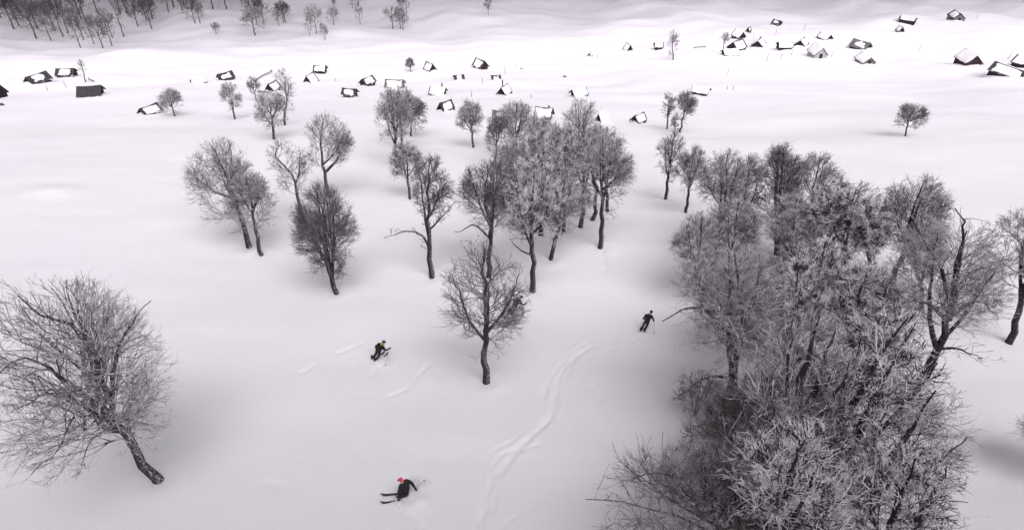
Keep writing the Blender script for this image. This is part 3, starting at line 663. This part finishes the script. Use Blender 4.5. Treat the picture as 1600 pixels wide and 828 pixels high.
C('cabin with a big white roof patch left of the small round tree', 236, 179, 37, 28, .7, 1.5, snow=(.88, .8), inset=.16)
C('low cabin almost wholly under snow, left of the patchy one', 311, 131, 24, 12, .35, 1.1, snow=(1, 1), inset=.02)
C('cabin with patchy snow above the upright oval tree', 354, 126, 29, 20, .7, 1.3, snow=(.5, .5))
C('dark gabled cabin left beside the very tall slender tree', 428, 143, 27, 48, .9, 1.7, snow=(.8, .9))
C('small wedge-shaped cabin with black left gable above the two-armed tree', 486, 130, 26, 55, .5, 2.0, snow=(.95, .95))
C('flat snow-roofed cabin with dark front, highest of the left row', 502, 116, 25, -18, 1.0, 1.1, snow=(.92, .9), inset=.13)
C('black cabin with a bright snow patch right of its gable', 575, 135, 31, 42, 1.1, 1.4, snow=(.8, .9), inset=.14)
C('boxy cabin with long dark front wall below the black patched one', 548, 153, 31, -25, 1.3, 1.3, snow=(.65, .9))
C('large cabin half hidden behind the top of the left tree cluster', 618, 138, 38, -15, .8, 1.6, snow=(.8, .8), roofm=M_ROOFG)
C('small wreck-like cabin with a dark fin gable right of the little dense tree', 672, 112, 23, -55, .4, 1.8, snow=(.8, .9))
C('reddish cabin with broken snow-split roof at the top of the hamlet', 751, 109, 30, -50, .9, 1.9, wall='red', snow=(.7, .9))
C('collapsed dark cabin remnant below the reddish cabin', 717, 125, 20, 10, .5, .7, snow=(.3, .5))
C('tiny dark buried hut right of the collapsed remnant', 775, 125, 17, 5, .4, .8, snow=(.3, .5))
C('snow-roofed cabin with dark right gable and a thin chimney', 685, 149, 34, -22, .9, 1.4, snow=(.97, .9), inset=.04, pole=.9)
C('steep gabled black cabin with snow patch left of the lone oval tree', 697, 174, 31, 35, 1.0, 2.0, snow=(.78, .8), inset=.16)
C('black gabled cabin with a tall chimney in the middle of the hamlet', 788, 149, 27, 62, .9, 1.9, snow=(.95, .95), pole=1.2)
C('big cabin with frost-grey roof behind the left of the central clump', 784, 192, 34, -6, 1.5, 2.2, wall='grey', snow=(.5, .5), roofm=M_ROOFG, seed=3)
C('large cabin with thick white roof above black wall behind the central clump', 850, 187, 35, -12, 1.5, 2.1, snow=(.9, .9), inset=.06, pole=.4)
C('cabin with full snow roof and dark left end above the central clump', 904, 152, 34, 30, 1.1, 1.3, snow=(.97, .97), inset=.04)
C('cabin with tall snow hood peeking over the right of the central clump', 941, 191, 25, 50, 1.0, 1.9, snow=(1, 1), inset=.03)
C('dark cabin with wide gable alone right of the central clump', 997, 193, 29, 52, 1.2, 1.5, snow=(.88, .9))
C('long white-roofed cabin right above the far pair of trees', 1094, 150, 33, -12, 1.3, 1.1, snow=(.98, .98), inset=.04)
C('tiny cabin with a dark triangular gable left of the small snow-roofed hut', 981, 80, 18, -60, .2, 1.6, snow=(.9, .9))
C('small snow-roofed hut left of the tall narrow tree', 1028, 79, 18, 14, 1.0, .9, snow=(.93, .9))
C('minute buried gable left of the tiny triangular one', 921, 89, 9, 80, .2, .8, snow=(.5, .5))
C('black wide-gabled cabin at the front of the upper right hamlet', 1150, 79, 34, 60, .7, 1.9, snow=(.9, 1))
C('low dark triangle gable right of the black wide-gabled cabin', 1184, 74, 23, 82, .2, 1.5, snow=(.9, .9))
C('cabin behind the black wide-gabled one with a dark right end', 1153, 62, 25, -48, .7, 1.4, snow=(.97, .97))
C('tiny dark hut at the back left of the upper right hamlet', 1169, 52, 9, 60, .5, .9, snow=(.2, .3))
C('snow-covered cabin with dark left end at the foot of the two-topped tree', 1140, 88, 32, 24, .5, 1.0, snow=(1, 1), inset=.02)
C('small wreck-like hut alone above the upper right hamlet', 1213, 41, 18, -30, .4, .8, snow=(.4, .6))
C('snow-roofed cabin with dark front left in the right hamlet row', 1224, 79, 28, 22, 1.0, 1.2, snow=(.97, .95), inset=.04)
C('dark low gable behind the pale cabin', 1251, 73, 22, 78, .3, 1.4, snow=(.9, .9))
C('pale weathered cabin with a gable front and dark doorway', 1275, 92, 34, -62, 1.3, 2.1, wall='pale', snow=(.97, .97), inset=.05, roofm=M_ROOFG)
C('cabin sunk in snow with only its right end dark, behind the pale cabin', 1288, 63, 25, -35, .2, 1.1, snow=(1, 1))
C('low cabin with streaked dark roof right of the pale cabin', 1343, 78, 35, -25, .4, 1.5, snow=(.35, .8), roofm=M_ROOFG)
C('grey gabled cabin with snow-buried left half below the streaked one', 1350, 101, 34, -58, .8, 1.5, wall='grey', snow=(1, 1), roofm=M_ROOFG)
C('long low dark shed in the far right field', 1416, 39, 26, -8, .9, .5, snow=(.9, .9))
C('tiny dark lean-to below the long low shed', 1405, 51, 13, -55, .3, 1.0, snow=(.8, .9))
C('farthest cabin at upper right with a dark right gable', 1492, 33, 26, -62, .8, 1.2, wall='grey', snow=(.8, .9))
C('large dark reddish cabin with snow only on its left slope, near the right edge', 1510, 103, 40, -56, 1.2, 2.0, wall='red', snow=(.98, .98), inset=.05)
C('long ruined cabin with a sheet of snow on its dark-edged roof at the right edge', 1572, 120, 52, -14, .7, 1.5, snow=(.88, .9), inset=.12, tilt=5)
C('broken cabin overlapping the ruined one, cut by the right edge', 1604, 108, 44, -20, .9, 1.4, snow=(.97, .97), tilt=-3)

# ------------------------------------------------------------------ posts, rails, stumps
def post(label, px, py, hpx, lean=0, r=.055, cap=False):
    lean *= .5; hpx *= .85
    b = at(px, py); s = np.linalg.norm(b-np.array([0, 0, CZ]))/FPX/1.1
    h = hpx*s/math.cos(rad(20)); V, Q = [], []
    P = np.array([[(0, 0, -.5), (lean*h*.5, 0, h*.5), (lean*h, 0, h)]], float)
    tubes(P, np.array([[r*1.1, r, r*.8]]), 6, V, Q)
    me = np_mesh('wooden_post', V[0], Q[0], [M_POST])
    o = link('wooden_post', me); o.location = b; tag(o, label, 'post', 'thin wooden posts standing in the snow')
    return o
for p in [('post in the open snow left of the reddish cabin', 754, 131, 11), ('post beside the steep gabled black cabin and the lone oval tree', 737, 152, 12),
          ('post at the upper left of the reddish cabin, tallest', 789, 116, 14), ('short post far right of the tall chimney cabin', 806, 108, 8), ('post left of the tiny triangular cabin', 933, 94, 12),
          ('post standing left of the pale cabin, second from it', 1198, 97, 14), ('leaning post left of the pale cabin, nearest to it', 1218, 95, 12, .35), ('slanted post left foot of the pale cabin', 1236, 87, 9, .25),
          ('leaning post right of the pale cabin', 1298, 90, 11, .4), ('post behind the gap between the pale and the streaked cabin', 1307, 77, 9), ('post above the right hamlet row', 1256, 48, 12),
          ('lone leaning post in the empty field at upper right', 1434, 82, 13, .25), ('slanted post beside the ruined cabin at the right edge', 1574, 94, 18, .45), ('faint post right of the farthest cabin', 1525, 30, 10),
          ('short post between the flat snow-roofed cabin and the black patched one', 524, 127, 6), ('leaning post below the thin sapling', 104, 137, 11, -.3), ('short post left of the leaning one below the sapling', 75, 142, 9),
          ('left stake of the two snow-topped stakes in the far snowfield', 1136, 140, 6), ('right stake of the two snow-topped stakes in the far snowfield', 1145, 141, 8), ('post above the upper right hamlet beside the wreck-like hut', 1212, 54, 8),
          ('short stake in front of the snow-capped tree clump top', 830, 153, 8), ('post right behind the low dark triangle gable', 1177, 63, 9), ('short post above the cabin pair at the hill foot', 500, 114, 5),
          ('post in front of the lower left of the upper right hamlet', 1137, 117, 9)]:
    post(*p)
def rail(label, pts, r=.09, name='fence_rail', lift=.35):
    W = [at(*p) for p in pts]; b = W[0].copy(); P = np.array([[q-b+np.array([0, 0, lift*math.sin(math.pi*(i+.6)/(len(W)+.4))+.05]) for i, q in enumerate(W)]])
    V, Q = [], []; K = P.shape[1]; tubes(P, np.full((1, K), r), 6, V, Q)
    V2, Q2 = [], []
    o = link(name, np_mesh(name, V[0], Q[0], [M_POST])); o.location = b; tag(o, label, 'fence rail', 'broken fence rails lying on the snow')
    for q in (P[0][0], P[0][-1]):
        V, Q = [], []; tubes(np.array([[q+np.array([0, 0, -.8]), q+np.array([0, 0, .25])]]), np.full((1, 2), .08), 6, V, Q)
        link('upright', np_mesh('upright', V[0], Q[0], [M_POST]), o)
rail('curved dark rail lying left above the tall slender tree', [(401, 126), (410, 121), (420, 117), (425, 112)], .12)
rail('low straight rail in the snow right of the tall narrow tree', [(1084, 76), (1093, 75.5), (1102, 75)], .13)
rail('dark beam lying left of the cabin beside the tall slender tree', [(404, 145), (412, 147), (421, 147)], .16)
rail('short fallen rail right of the thin sapling', [(139, 125), (143, 128), (147, 129)], .11)
def rock(label, px, py, wpx):
    b = at(px, py); s = np.linalg.norm(b-np.array([0, 0, CZ]))/FPX/1.1; r = wpx*s/2
    import bmesh
    bm = bmesh.new(); bmesh.ops.create_icosphere(bm, subdivisions=3, radius=1)
    for v in bm.verts:
        n = 1+.2*math.sin(v.co.x*4+px)+.15*math.sin(v.co.y*5+py)+.1*math.sin(v.co.z*7+v.co.x*5)
        v.co = Vector((v.co.x*r*n, v.co.y*r*.8*n, v.co.z*r*.7*n))
    me = bpy.data.meshes.new('rock'); bm.to_mesh(me); bm.free(); me.materials.append(M_ROCK)
    for p in me.polygons: p.use_smooth = True
    o = link('rock', me); o.location = (b[0], b[1], b[2]+r*.15); tag(o, label, 'rock', 'dark rocks showing through the snow')
M_ROCK = bark_mat('rock', (.06, .055, .06), 1, .5, .85)
rock('dark rock at the left edge below the cut-off cabin', 2, 165, 9)
rock('small dark rock above the full snow roof cabin', 882, 121, 6)
rock('tiny dark rock beside the short post above the central clump', 815, 108, 4)

# ------------------------------------------------------------------ people
def skin_body(name, J, E, mats, fmat, sub=2):
    """J: name -> (x, y, z, r). E: edges. Grown with a Skin modifier into one surface."""
    names = list(J); me = bpy.data.meshes.new(name)
    me.from_pydata([J[n][:3] for n in names], [(names.index(a), names.index(b)) for a, b in E], [])
    o = bpy.data.objects.new(name, me); COL.objects.link(o)
    m = o.modifiers.new('skin', 'SKIN'); m.use_smooth_shade = True
    for i, n in enumerate(names):
        sv = me.skin_vertices[0].data[i]; r = J[n][3]; sv.radius = (r, r) if not isinstance(r, tuple) else r; sv.use_root = (n == 'pelvis' or i == 0)
    s = o.modifiers.new('sub', 'SUBSURF'); s.levels = sub; s.render_levels = sub
    dg = bpy.context.evaluated_depsgraph_get(); dg.update()
    nm = bpy.data.meshes.new_from_object(o.evaluated_get(dg)); nm.name = name
    bpy.data.objects.remove(o); nm.materials.clear()
    for x in mats: nm.materials.append(x)
    for p in nm.polygons: p.material_index = fmat(p.center); p.use_smooth = True
    return nm
def ellip(c, r, name, m, cut=None, seg=16):
    import bmesh
    bm = bmesh.new(); bmesh.ops.create_uvsphere(bm, u_segments=seg, v_segments=10, radius=1)
    if cut is not None:
        for v in bm.verts:
            if v.co.z < cut: v.co.z = cut
    for v in bm.verts: v.co = Vector((c[0]+v.co.x*r[0], c[1]+v.co.y*r[1], c[2]+v.co.z*r[2]))
    me = bpy.data.meshes.new(name); bm.to_mesh(me); bm.free(); me.materials.append(m)
    for p in me.polygons: p.use_smooth = True
    return me
def glove(parent, wr, el):
    """palm, four bent fingers of different length and a thumb, closed round a pole grip"""
    w_, e_ = Vector(wr), Vector(el); d = (w_-e_).normalized(); sd = d.cross(Vector((0, 0, 1))).normalized(); dn = sd.cross(d).normalized()
    V, Q = [], []
    def tb(pts, rr): tubes(np.array([[tuple(p) for p in pts]]), np.array([rr]), 6, V, Q)
    tb([w_-d*.02, w_+d*.03, w_+d*.09, w_+d*.10], [.038, .046, .044, .02])
    for k, ln in enumerate((.062, .072, .068, .052)):
        b = w_+d*.09+sd*(.030-.02*k); tb([b, b+d*ln*.5, b+d*ln*.75+dn*ln*.45, b+d*ln*.3+dn*ln*.85], [.014, .013, .012, .008])
    b = w_+d*.03+sd*.04; tb([b, b+d*.03+sd*.02, b+d*.055+dn*.03], [.016, .014, .010])
    o = link('glove', np_mesh('glove', np.concatenate(V), np.concatenate(Q), [M_JACK]), parent); return o
def person(label, px, py, rz, J, head, hat_mat, extras=(), lift=0.0, collar=None):
    b = at(px, py); b[2] += lift
    E = [('pelvis', 'belly'), ('belly', 'chest'), ('chest', 'neck'), ('neck', 'head'), ('head', 'crown'), ('chest', 'shl'), ('shl', 'ell'), ('ell', 'wrl'), ('chest', 'shr'), ('shr', 'elr'), ('elr', 'wrr'),
         ('pelvis', 'hil'), ('hil', 'knl'), ('knl', 'anl'), ('anl', 'tol'), ('pelvis', 'hir'), ('hir', 'knr'), ('knr', 'anr'), ('anr', 'tor')]
    hd = Vector(J['head'][:3]); nk = Vector(J['neck'][:3]); pz = J['pelvis'][2]
    def fm(c):
        if (c-hd).length < .15: return 2
        return 0 if c.z > pz-.02 or (c-Vector(J['wrl'][:3])).length < .3 or (c-Vector(J['wrr'][:3])).length < .3 else 1
    me = skin_body('person_body', J, E, [M_JACK, M_TROU, M_SKIN], fm)
    o = link('person', me); o.location = b; o.rotation_euler.z = rz; tag(o, label, 'person', 'skiers riding down the powder snow')
    up = (hd-nk).normalized(); f = Vector(head).normalized()       # facing
    hc = hd+up*.05
    link('hat', ellip(tuple(hc-f*.01), (.10, .105, .11), 'hat', hat_mat, cut=-.15), o)
    # goggles and nose
    g = hd+f*.10+up*.01; gm = ellip(tuple(g), (.075, .05, .035), 'goggles', M_HAT); link('goggles', gm, o)
    nmz = ellip(tuple(hd+f*.125-up*.04), (.015, .022, .022), 'nose', M_SKIN); link('nose', nmz, o)
    if collar: link('collar', ellip(tuple(nk+up*.0), (.15, .13, .07), 'collar', collar), o)
    glove(o, J['wrl'][:3], J['ell'][:3]); glove(o, J['wrr'][:3], J['elr'][:3])
    for s in 'lr':
        a, t = Vector(J['an'+s][:3]), Vector(J['to'+s][:3]); V, Q = [], []
        tubes(np.array([[tuple(a+Vector((0, 0, .22))), tuple(a), tuple((a+t)/2+Vector((0, 0, -.02))), tuple(t+(t-a)*.15)]]), np.array([[.07, .075, .065, .04]]), 8, V, Q)
        link('ski_boot', np_mesh('ski_boot', V[0], Q[0], [M_BOOT]), o)
    return o, b
def to_world(b, rz, p): 
    c, s = math.cos(rz), math.sin(rz); return np.array([b[0]+p[0]*c-p[1]*s, b[1]+p[0]*s+p[1]*c, b[2]+p[2]])
def ski(label, b, rz, foot, d, ln=1.72, tipz=0.0, grp='skis worn by the skiers'):
    """one ski: thin sidecut board with a turned-up tip, foot at its middle, d = heading in the figure's frame"""
    d = np.array(d, float); d /= np.linalg.norm(d); sd = np.array([-d[1], d[0], 0]); sd /= np.linalg.norm(sd)
    n = 15; V = []; f = np.array(foot, float)
    for i in range(n):
        t = i/(n-1); x = (t-.47)*ln; wd = .048+.018*(2*t-1)**2; wd *= 1 if t < .93 else (1-t)/.07*.7+.3
        z = -.02+(.16*((t-.84)/.16)**2 if t > .84 else 0)
        c = f+d*x+np.array([0, 0, z])
        for a, q in ((-1, 0), (1, 0), (1, .018), (-1, .018)): V.append(c+sd*wd*a+np.array([0, 0, q]))
    V = [to_world(b, rz, v) for v in V]; o0 = to_world(b, rz, f)
    Fc = [(0, 1, 2, 3), tuple(4*(n-1)+k for k in (3, 2, 1, 0))]
    for i in range(n-1):
        a = 4*i
        for k in range(4): Fc.append((a+k, a+4+k, a+4+(k+1) % 4, a+(k+1) % 4))
    o = link('ski', py_mesh('ski', [v-o0 for v in V], Fc, [M_SKI])); o.location = o0; tag(o, label, 'ski', grp)
    bn = link('binding', ellip((0, 0, .03), (.05, .09, .04), 'binding', M_BOOT), o)
def pole(label, b, rz, hand, tip):
    h, t = to_world(b, rz, hand), to_world(b, rz, tip); V, Q = [], []
    d = (t-h); L = np.linalg.norm(d); u = d/L
    tubes(np.array([[-u*.08, 0*u, d]]), np.array([[.011, .009, .006]]), 6, V, Q)
    o = link('ski_pole', np_mesh('ski_pole', V[0], Q[0], [M_POLE])); o.location = h; tag(o, label, 'ski pole', 'ski poles held by the skiers')
    V, Q = [], []; tubes(np.array([[-u*.1, u*.04]]), np.full((1, 2), .017), 6, V, Q); link('grip', np_mesh('grip', V[0], Q[0], [M_HAT]), o)
    V, Q = [], []; tubes(np.array([[u*(L-.09), u*(L-.085)]]), np.array([[.05, .02]]), 8, V, Q); link('basket', np_mesh('basket', V[0], Q[0], [M_HAT]), o)
def spray(label, px, py, sx, sy, sz, n, r, seed, drift=(0, 0)):
    """chunks and puffs of snow thrown up by the skis"""
    rng = np.random.default_rng(seed); b = at(px, py)
    oct_ = np.array([(1, 0, 0), (-1, 0, 0), (0, 1, 0), (0, -1, 0), (0, 0, 1), (0, 0, -1)], float)
    f = np.array([(0, 2, 4), (2, 1, 4), (1, 3, 4), (3, 0, 4), (2, 0, 5), (1, 2, 5), (3, 1, 5), (0, 3, 5)])
    V, Q = [], []
    for i in range(n):
        q = rng.normal(0, 1, 3)*np.array([sx, sy, sz*.5]); h = abs(q[2])*(1+.4*rng.random())
        x, y = b[0]+q[0]+drift[0]*h, b[1]+q[1]+drift[1]*h
        rr = r*rng.uniform(.3, 1.2)*np.exp(-h/(2*sz+.01))
        V.append(oct_*rr*rng.uniform(.7, 1.3, (6, 1))+np.array([x-b[0], y-b[1], g_at(x, y)-b[2]+h])); Q.append(f+6*i)
    o = link('snow_spray', np_mesh('snow_spray', np.concatenate(V), np.concatenate(Q), [M_SNOW])); o.location = b
    tag(o, label, 'snow spray', None, 'stuff')

# skier 1: ochre collar, bent low, carving away to the right
J1 = dict(pelvis=(0, 0, .78, .15), belly=(.06, .05, .93, .155), chest=(.14, .14, 1.12, .175), neck=(.22, .22, 1.27, .075), head=(.27, .28, 1.36, .09), crown=(.29, .31, 1.44, .07),
          shl=(-.06, .18, 1.18, .085), ell=(-.20, .34, 1.0, .065), wrl=(-.08, .52, .92, .045), shr=(.30, .08, 1.14, .085), elr=(.50, .14, .94, .065), wrr=(.62, .28, 1.0, .045),
          hil=(-.11, .02, .74, .115), knl=(-.24, .08, .42, .085), anl=(-.46, -.12, .06, .06), tol=(-.40, .04, .02, .05),
          hir=(.09, -.02, .74, .115), knr=(.02, .06, .40, .085), anr=(-.20, -.20, .06, .06), tor=(-.14, -.04, .02, .05))
rz = rad(-28)
o, b = person('person in black with ochre collar and backpack, skiing left of the lone tree', 593, 563, rz, J1, (.5, .8, -.2), M_HAT, collar=M_OCHRE)
link('backpack', ellip((.04, -.04, 1.10), (.18, .12, .23), 'backpack', M_JACK), o)
ski('left ski of the skier with the ochre collar', b, rz, (-.43, -.05, -.03), (.3, 1, 0)); ski('right ski of the skier with the ochre collar', b, rz, (-.17, -.12, -.03), (.3, 1, 0))
pole('left pole of the skier with the ochre collar', b, rz, (-.03, .58, .92), (-.45, .2, .02)); pole('right pole of the skier with the ochre collar', b, rz, (.66, .34, 1.0), (.62, -.3, .02))
spray('powder kicked up around the skier with the ochre collar', 602, 566, .45, .35, .25, 260, .035, 1)
# skier 2: pink hat, low in the powder, skis pointing left
J2 = dict(pelvis=(.10, 0, .34, .20), belly=(.06, .02, .54, .205), chest=(.0, .05, .82, .22), neck=(-.07, .08, 1.02, .08), head=(-.11, .10, 1.11, .09), crown=(-.12, .11, 1.19, .07),
          shl=(-.18, -.12, .88, .11), ell=(-.28, -.26, .62, .085), wrl=(-.34, -.20, .38, .05), shr=(.16, .20, .88, .11), elr=(.36, .20, .62, .085), wrr=(.48, .06, .42, .05),
          hil=(.05, -.12, .32, .13), knl=(-.28, -.18, .32, .09), anl=(-.32, -.18, .03, .065), tol=(-.46, -.20, .0, .05),
          hir=(.08, .12, .32, .13), knr=(-.26, .18, .34, .09), anr=(-.28, .20, .04, .065), tor=(-.42, .22, .01, .05))
rz = rad(12)
o, b = person('person in black jacket and pink hat sitting low in powder, nearest skier', 634, 775, rz, J2, (-1, .3, -.1), M_PINK)
ski('left ski of the pink-hatted skier', b, rz, (-.38, -.18, .03), (-1, -.02, .06), 1.5); ski('right ski of the pink-hatted skier', b, rz, (-.34, .21, .03), (-1, .04, .06), 1.5)
pole('left pole of the pink-hatted skier', b, rz, (-.40, -.18, .34), (.1, -.6, .05)); pole('right pole of the pink-hatted skier', b, rz, (.52, .04, .42), (1.0, .55, .25))
spray('powder thrown up by the pink-hatted skier', 650, 757, .34, .25, .35, 300, .04, 2, (.3, 0)); spray('churned powder at the feet of the pink-hatted skier', 640, 786, .4, .22, .1, 200, .05, 3)
# skier 3: upright beside the right grove
J3 = dict(pelvis=(.06, 0, .86, .14), belly=(.09, .03, 1.02, .14), chest=(.13, .06, 1.24, .16), neck=(.19, .10, 1.44, .065), head=(.22, .12, 1.56, .085), crown=(.23, .13, 1.66, .07),
          shl=(-.05, .05, 1.32, .075), ell=(-.20, -.02, 1.08, .055), wrl=(-.16, .14, .90, .04), shr=(.32, .08, 1.30, .075), elr=(.44, .06, 1.04, .055), wrr=(.46, .20, .84, .04),
          hil=(-.03, 0, .82, .095), knl=(-.12, .10, .48, .07), anl=(-.24, -.02, .07, .055), tol=(-.20, .15, .02, .045),
          hir=(.15, 0, .82, .095), knr=(.10, .10, .46, .07), anr=(-.02, -.04, .07, .055), tor=(.02, .14, .02, .045))
rz = rad(-15)
o, b = person('person in black standing tall on skis beside the right grove', 1007, 518, rz, J3, (.1, 1, -.1), M_HAT)
link('backpack', ellip((.11, -.11, 1.20), (.15, .10, .22), 'backpack', M_JACK), o)
ski('left ski of the skier beside the right grove', b, rz, (-.23, 0, 0), (.15, 1, 0)); ski('right ski of the skier beside the right grove', b, rz, (-.01, 0, 0), (.15, 1, 0))
pole('left pole of the skier beside the right grove', b, rz, (-.15, .20, .88), (-.42, -.25, .02)); pole('right pole of the skier beside the right grove', b, rz, (.48, .26, .82), (.62, -.1, .02))
spray('light powder behind the skier beside the right grove', 1012, 521, .35, .25, .12, 150, .03, 4)
# skier 4: half hidden behind the branches of the lone tree
rz = rad(-40)
o, b = person('person in dark clothes crouching half hidden behind the lone round tree', 805, 490, rz, J1, (.5, .8, -.2), M_HAT)
link('backpack', ellip((.04, -.04, 1.10), (.18, .12, .23), 'backpack', M_JACK), o)
ski('left ski of the skier half hidden by the lone round tree', b, rz, (-.43, -.05, -.03), (.3, 1, 0)); ski('right ski of the skier half hidden by the lone round tree', b, rz, (-.17, -.12, -.03), (.3, 1, 0))

finish_ground()
